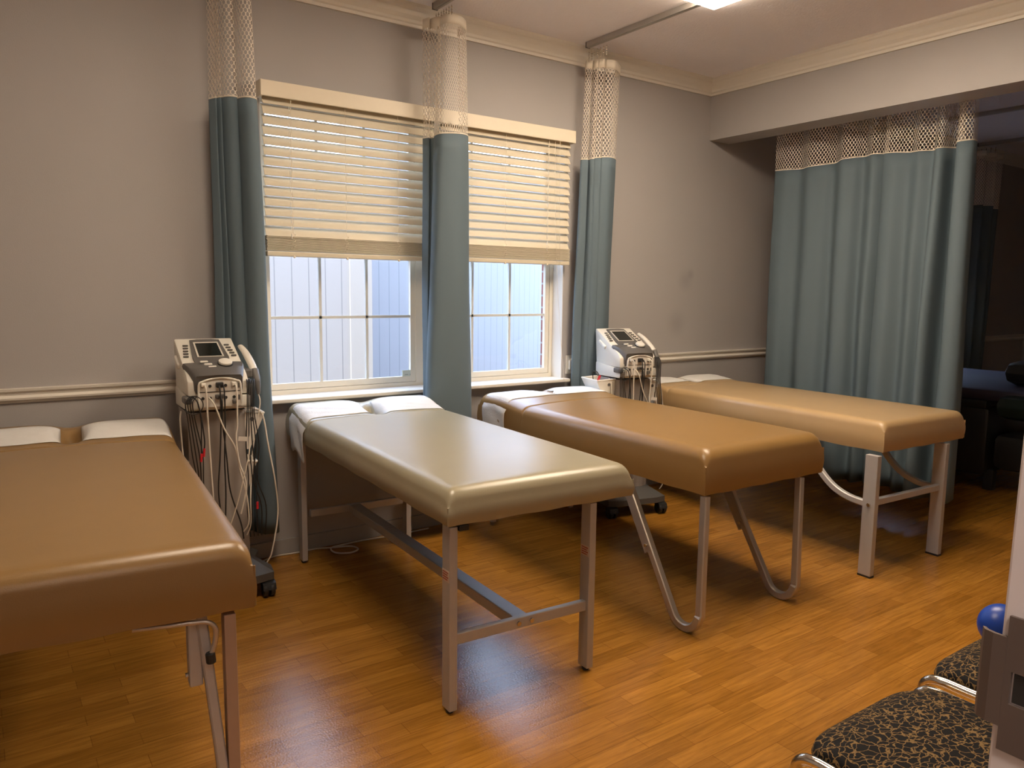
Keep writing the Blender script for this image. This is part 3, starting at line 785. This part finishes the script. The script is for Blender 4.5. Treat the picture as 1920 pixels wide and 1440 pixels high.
    for row, z in enumerate((.913, .864)):
        for x in (-.066, -.038, -.008, .022, .054):
            if row == 0 and abs(x) > .06: pass
            MB().cyl((x, fy-.0005, z), .0062, .004, (0, 1, 0), 14).build('socket', BLACK, pp)
        MB().box(.070, .077, fy-.002, fy+.002, z-.012, z+.008).build('slot', GREYP, pp)
    for x in (-.064, .053): MB().box(x-.009, x+.009, fy-.020, fy, .911, .927, .003).build('plug', WHITEP, pp)
    MB().box(-.016, .012, fy-.018, fy, .906, .928, .003).build('plug', BLACK, pp)
    MB().box(-.020, .016, fy-.016, fy, .862, .878, .003).build('plug', GREYP, pp)
    MB().box(.045, .064, fy-.016, fy, .838, .854, .003).build('plug', GREYP, pp)
    # side bins: one pair per side, tapering down to the column
    for (sx, zt, w_, dp, y0, y1) in bins:
        if True:
            bn = MB(); th = .004
            x0 = .112*sx; xo = (.112+w_)*sx; xi = (.112+w_*(.65 if w_ > .1 else .18))*sx
            rows = [[(x0, y0, zt), (xo, y0, zt-.006), (xo, y1, zt-.006), (x0, y1, zt)],
                    [(x0, y0+.006, zt-dp), (xi, y0+.006, zt-dp), (xi, y1-.006, zt-dp), (x0, y1-.006, zt-dp)]]
            rim_out = [[(x, y, z) for x, y, z in rows[0]], rows[1]]
            vs = bn.grid(rim_out, True); bn.bm.faces.new(vs[1])
            q = bn.build('side_bin', WHITEP, root)
            md = q.modifiers.new('thick', 'SOLIDIFY'); md.thickness = .005; md.offset = -1
            MB().tube([(x0, y0-.002, zt), (xo, y0-.002, zt-.006), (xo, y1+.002, zt-.006), (x0, y1+.002, zt)], .005, 8).build('bin_rim', WHITEP, q, smooth=60)
            if zt > .7: MB().cyl((x0+(xo-x0)*.35, y0-.001, zt-.03), .009, .004, (0, 1, 0), 16).build('bin_hole', GREYP, q)
    if loop:
        for k in range(2):
            MB().cyl((-.185+.018*k, -.02+.02*k, .800), .005, .032, (.5, .2, 1), 10, bev=.001).build('lead_pin', REDP, root)
            MB().tube(spline([(-.187+.018*k, -.02+.02*k, .815), (-.20+.01*k, .0, .84), (-.185, .05, .82), (-.17, .06, .74)], 6), .0024, 6).build('cable', BCABLE, root)
    # carry handle bumps on the housing sides
    for sx in (-1, 1):
        M_ = R1.copy(); M_.translation = P1(sx*.120, .55, -.045); MB().obox(M_, .016, .085, .022, .006).build('side_grip', WHITEP, root)
    # ultrasound wand in a holder on the right side
    wl = spline([(.142, .085, 1.05), (.150, .03, 1.025), (.158, -.03, .985), (.162, -.065, .955)], 6); n = len(wl)
    wd_ = MB().sweep(wl, [(.016*math.cos(2*PI*i/12), .011*math.sin(2*PI*i/12)) for i in range(12)], (0, 0, 1), True, [.62+.45*math.sin(PI*min(1, (i+3)/n)*.62) for i in range(n)]).build('wand', WHITEP, root, smooth=50)
    MB().sweep(spline([(.162, -.062, .958), (.165, -.09, .925), (.166, -.105, .885), (.166, -.110, .86)], 4), [(.018*math.cos(2*PI*i/12), .014*math.sin(2*PI*i/12)) for i in range(12)], (0, 1, 0), True, [1.05-.055*i for i in range(13)]).build('wand_head', GREYP, wd_, smooth=50)
    MB().box(.116, .150, -.09, .06, .93, .965, .006).build('wand_holder', GREYP, root)
    MB().box(.112, .135, -.15, -.09, .83, .93, .008).build('cable_hook', GREYP, root)
    MB().box(-.135, -.105, -.17, -.10, .842, .872, .008).build('cable_hook', GREYP, root)
    # cables
    def cable(pts, m, r=.0027): MB().tube(spline(pts, 7), r, 7).build('cable', m, root, smooth=60)
    f = fy-.02
    cable([(-.064, f+.004, .918), (-.060, f-.018, .905), (-.056, f-.012, .80), (-.050, f-.006, .60), (-.042, f, .40), (-.040, f, .30)], WCABLE, .0032)
    cable([(-.045, f+.006, .868), (-.030, f-.020, .84), (.005, f-.016, .74), (.045, f-.01, .66), (.062, f-.014, .56), (.085, f-.012, .45), (.09, f-.01, .34), (.07, f, .30)], WCABLE, .0032)
    cable([(.054, f+.006, .915), (.056, f-.020, .90), (.056, f-.014, .76), (.050, f-.012, .70), (.058, f-.016, .60), (.083, f-.014, .50), (.060, f-.01, .38)], WCABLE, .0032)
    cable([(.105, f, .72), (.098, f-.016, .63), (.07, f-.016, .52), (.045, f-.01, .42), (.02, f, .34)], WCABLE)
    cable([(.166, -.11, .86), (.170, -.115, .82), (.150, -.12, .72), (.125, -.14, .60), (.098, f-.02, .45), (.10, f, .33), (.085, f+.01, .28)], WCABLE)
    cable([(.115, -.12, .795), (.15, -.112, .80), (.182, -.11, .765), (.198, -.12, .64), (.222, -.125, .48), (.226, -.14, .34), (.19, -.17, .19), (.17, -.16, .14)], WCABLE, .0034)
    cable([(-.13, -.05, .80), (-.142, -.10, .77), (-.140, -.11, .65), (-.132, -.12, .52), (-.125, -.10, .40)], WCABLE, .0034)
    for k, (x0, x1, x2) in enumerate(((-.012, -.014, -.010), (.004, .004, .000), (-.006, .012, .06))):
        cable([(x0, f+.006, .915-.045*(k == 2)), (x0+.004, f-.022, .90-.045*(k == 2)), (x0+.006, f-.010, .77), (x1, f-.006, .62), (x1+.01*(k-1), f-.006, .48), (x2, f-.002, .34), (x2+.01, f, .27)], BCABLE, .0030)
    for k in range(4):
        x = -.128+.009*k; cable([(x+.012, -.165, .87), (x-.006, -.185, .85), (x+.003, -.170, .78), (x+.016+.004*k, -.160, .64), (x+.030, -.150, .54), (x+.028, -.145, .42)], BCABLE, .0022)
    lp = [(-.125+.036*math.cos(a)+.02, -.19, .842+.036*math.sin(a)) for a in [R(200+k*28) for k in range(11)]]
    cable(lp, BCABLE, .0020)
    for k in range(2):
        cable([(-.108, -.172, .875), (-.092, f-.012, .855), (-.078-.002*k, f-.008, .78), (-.070-.012*k, f-.006, .70-.01*k), (-.072-.010*k, f-.004, .665-.02*k)], BCABLE, .0028)
        MB().cyl((-.073-.011*k, f-.004, .650-.02*k), .0045, .034, (.08, 0, 1), 10, bev=.001).build('lead_pin', REDP, root)
    for k in range(5):
        x = .100+.007*k; cable([(x+.01, -.150, .93), (x+.004, -.185, .90), (x-.002, f-.004, .80), (x-.010+.006*k, f-.004, .66), (x-.004+.008*(k % 3), f-.002, .52), (x+.012*(k-1), f, .40), (x+.008*k, f+.01, .27)], BCABLE, .0024)
    MB().cyl((.128, f-.004, .405), .005, .03, (0, 0, 1), 10).build('lead_pin', REDP, root)
    MB().obox(Matrix.Translation((.073, f-.022, .695)) @ Matrix.Rotation(R(8), 4, 'Y'), .034, .002, .018).build('cable_tag', PORT, root)
    return root
m1 = cart('therapy machine cart with hanging cables between the leftmost table and the left curtain', (.808, -.285, 0), R(-3), 3, ((1, .785, .075, .155, -.10, .04), (1, .575, .045, .12, -.09, .04), (-1, .595, .045, .12, -.09, .04)), False)
m2 = cart('therapy machine cart with hanging cables between the caramel table and the tan table', (3.165, -.305, 0), R(-13), 5, ((-1, .800, .118, .092, -.09, .10), (1, .785, .06, .155, -.10, .09), (1, .575, .05, .12, -.09, .08)), True)

# wall outlet, floor cable
o = thing('wall_outlet', 'small white wall outlet half hidden by the curtain right of the windows', 'outlet', (2.995, 0, .857))
MB().box(-.036, .036, -.006, 0, -.057, .057, .003).build('cover_plate', WHITEP, o)
MB().box(-.018, .018, -.022, -.005, -.03, .03, .004).build('plug', WHITEP, o)
pts = [(1.02, -.10), (1.126, -.03), (1.245, -.035), (1.34, -.03), (1.42, -.06), (1.50, -.10), (1.515, -.16), (1.46, -.19), (1.40, -.15), (1.41, -.07), (1.50, -.045), (1.603, -.04), (1.723, -.05), (1.80, -.04), (1.88, -.05), (1.98, -.045)]
o = MB().tube(spline([(x, y, .0045+.004*(4 < i < 10)) for i, (x, y) in enumerate(pts)], 8), .0042, 8).build('power_cord', WCABLE, None, smooth=60)
tag(o, 'white power cord with a loop on the floor behind the pale beige table', 'cord')

# ------------------------------------------------------------------ chairs
def chair(x, y, label):
    root = thing('side_chair', label, 'chair', (x, y, 0), 0, 'patterned chairs along the front wall')
    W, D, zt = .432, .46, .462
    # seat pad: rounded rectangle, gently crowned, local y from 0 (front) to -D (back)
    mb = MB(); n = 44; rings = []
    def sup(a, w, d, e): 
        c, s_ = math.cos(a), math.sin(a)
        return (math.copysign(abs(c)**e, c)*w, math.copysign(abs(s_)**e, s_)*d)
    for (k, z) in ((.90, -.042), (.985, -.036), (1.0, -.02), (.985, -.006), (.95, .0), (.8, .006), (.55, .011), (.25, .013)):
        rings.append([(W/2*0+sup(2*PI*i/n, W/2*k, D/2*k, .34)[0], -D/2+sup(2*PI*i/n, W/2*k, D/2*k, .34)[1], zt+z+(-.012 if sup(2*PI*i/n, 1, 1, .34)[1] > .85 and k > .9 else 0)) for i in range(n)])
    vs = mb.grid(rings, True); mb.bm.faces.new(vs[0][::-1]); mb.bm.faces.new(vs[-1])
    mb.build('seat', SEAT, root, smooth=60)
    for sx in (-1, 1):
        X = sx*(W/2+.007)
        pts = [(X, -.02, .012)]+[(X, -.018, .10), (X, -.016, .30), (X, -.012, .395), (X, -.022, .428), (X, -.05, .440)]+[(X, -.05-.37*k/6, .440) for k in range(1, 7)]
        MB().tube(spline(pts, 4), .0115, 12).build('front_leg', CHROME, root, smooth=60)
        pts = [(X, -D-.03, .012), (X, -D+.0, .25), (X, -D+.015, .44), (X, -D-.005, .60), (X, -D-.06, .86)]
        MB().tube(spline(pts, 6), .0115, 12).build('back_leg', CHROME, root, smooth=60)
        f = MB(); f.cyl((X, -.02, .007), .014, .014, seg=12); f.cyl((X, -D-.031, .007), .014, .014, seg=12); f.build('foot', BLACK, root)
    MB().tube([(-W/2-.005, -.33, .436), (W/2+.005, -.33, .436)], .009, 10).build('seat_rail', CHROME, root)
    mb = MB(); rows = []
    for (k, z) in ((.9, .62), (1, .635), (1, .74), (1, .85), (.9, .87)):
        yy = -D-.005-(z-.6)*.21
        rows.append([(W/2*k*math.cos(2*PI*i/24), yy+.022*math.sin(2*PI*i/24)-.02*(1-abs(math.cos(2*PI*i/24))), z) for i in range(24)])
    vs = mb.grid(rows, True); mb.bm.faces.new(vs[0][::-1]); mb.bm.faces.new(vs[-1]); mb.build('backrest', SEAT, root, smooth=60)
    return root
chair(1.462, -2.820, 'chrome chair with dark gold-swirl seat nearest the door, lowest in view')
chair(1.972, -2.803, 'second chrome chair with dark gold-swirl seat, partly behind the door jamb')
o = MB().ball((0, 0, 0), .052, seg=32).build('exercise_ball', BLUEP, None, smooth=180); o.location = (1.977, -2.880, .472+.052)
tag(o, 'small blue ball on the second chair, mostly hidden by the door jamb', 'ball')

jb.matrix_world = Matrix.Translation((JX, JY, 1.25)) @ Matrix.Rotation(R(1.6), 4, 'Y') @ Matrix.Translation((-JX, -JY, -1.25))   # the old jamb is slightly out of plumb
# strike plate on the jamb
sp = thing('strike_plate', 'dark bronze strike plate with latch hole on the white door jamb', 'strike plate', (JX, JY, 1.106))
mb = MB()
# plate face with a cut-out, built from four strips around the hole
y0, y1, z0, z1 = -.075, -.004, -.039, .036
hy0, hy1, hz0, hz1 = -.040, -.0075, -.012, .006
for a in ((y0, hy0, z0, z1), (hy1, y1, z0, z1), (hy0, hy1, z0, hz0), (hy0, hy1, hz1, z1)): mb.box(-.0022, .0005, a[0], a[1], a[2], a[3])
mb.build('plate', STRIKE, sp)
mb = MB(); pr = [(-.0024, -.0041), (-.0024, .003), (-.0008, .0080), (.003, .0105), (.003, .0087), (.0008, .0065), (-.0004, .002), (-.0004, -.0041)]
t_ = [(x, y) for x, y in pr]; mb.prism(t_, -.026, .024, 'z'); mb.build('lip', STRIKE, sp)
MB().box(-.0008, .018, hy0+.001, hy1-.001, hz0+.001, hz1-.001).build('latch_hole', BLACK, sp)
MB().cyl((-.0024, -.026, -.029), .0035, .002, (1, 0, 0), 14).cyl((-.0024, -.026, .027), .0035, .002, (1, 0, 0), 14).build('screw', STRIKE, sp)

sp.matrix_world = Matrix.Translation((JX, JY, 1.25)) @ Matrix.Rotation(R(1.6), 4, 'Y') @ Matrix.Translation((0, 0, 1.106-1.25))
# ------------------------------------------------------------------ dark furniture in the far room
r_ = thing('black_treatment_bench', 'black padded bench with armrest pads in the unlit room beyond the curtain', 'treatment bench', (5.5, -1.0, 0))
def pad(x0, x1, y0, y1, z0, z1, m, name, bev=.03): 
    o = MB().box(x0, x1, y0, y1, z0, z1, bev).build(name, m, r_, smooth=40); return o
pad(.02, .70, -.34, .55, .10, .56, BLACKL, 'pedestal', .03)
pad(.05, 1.5, -.95, .60, .60, .685, PURPLE, 'main_pad', .03)
pad(.0, .62, -.92, -.38, .16, .40, BLACKL, 'seat_pad', .05)
pad(-.02, .20, -.95, -.37, .50, .66, GREENP, 'armrest', .07)
pad(.02, .5, -.32, .40, .55, .61, BLACKL, 'shelf', .02)
pad(.35, .85, -.85, -.25, .69, .86, BLACKL, 'head_pillow', .08)
pad(.06, .12, -.38, -.32, .0, .14, BLACK, 'leg', .004); pad(.06, .12, -.88, -.82, .0, .18, BLACK, 'leg', .004); pad(.55, .61, -.88, -.82, .0, .18, BLACK, 'leg', .004); pad(.55, .61, .40, .46, .0, .14, BLACK, 'leg', .004)

# ------------------------------------------------------------------ ceiling lights
def ceiling_light(cx, cy, sx, sy, label, m, group):
    o = thing('ceiling_light', label, 'ceiling light', (cx, cy, CZ), 0, group)
    MB().box(-sx/2+.03, sx/2-.03, -sy/2+.03, sy/2-.03, -.014, -.0005).build('frame', TRIM, o)
    mb = MB(); rows = []
    for (k, z) in ((1.0, -.012), (1.0, -.018), (.955, -.030), (.90, -.034)):
        rows.append([(-sx/2+(1-k)*.3, -sy/2+(1-k)*.3, z), (sx/2-(1-k)*.3, -sy/2+(1-k)*.3, z), (sx/2-(1-k)*.3, sy/2-(1-k)*.3, z), (-sx/2+(1-k)*.3, sy/2-(1-k)*.3, z)])
    vs = mb.grid(rows, True); mb.bm.faces.new(vs[0][::-1]); mb.bm.faces.new(vs[-1]); mb.build('diffuser', m, o)
    return o
ceiling_light(2.785, -1.555, .62, 1.24, 'glowing warm ceiling light at the top edge, below it the curtain track', DIFFUSER, 'ceiling lights')
ceiling_light(.80, -1.75, .62, .62, 'added unseen square warm ceiling light between the leftmost table and the pale beige table', DIFFUSER, 'ceiling lights')  # second light added out of view to brighten the left wall and tables
ceiling_light(.0, -4.3, .6, .6, 'added unseen hallway ceiling light that brightens the door jamb', HALL_FILL, 'ceiling lights')  # fill light added in the unseen hallway to brighten the jamb
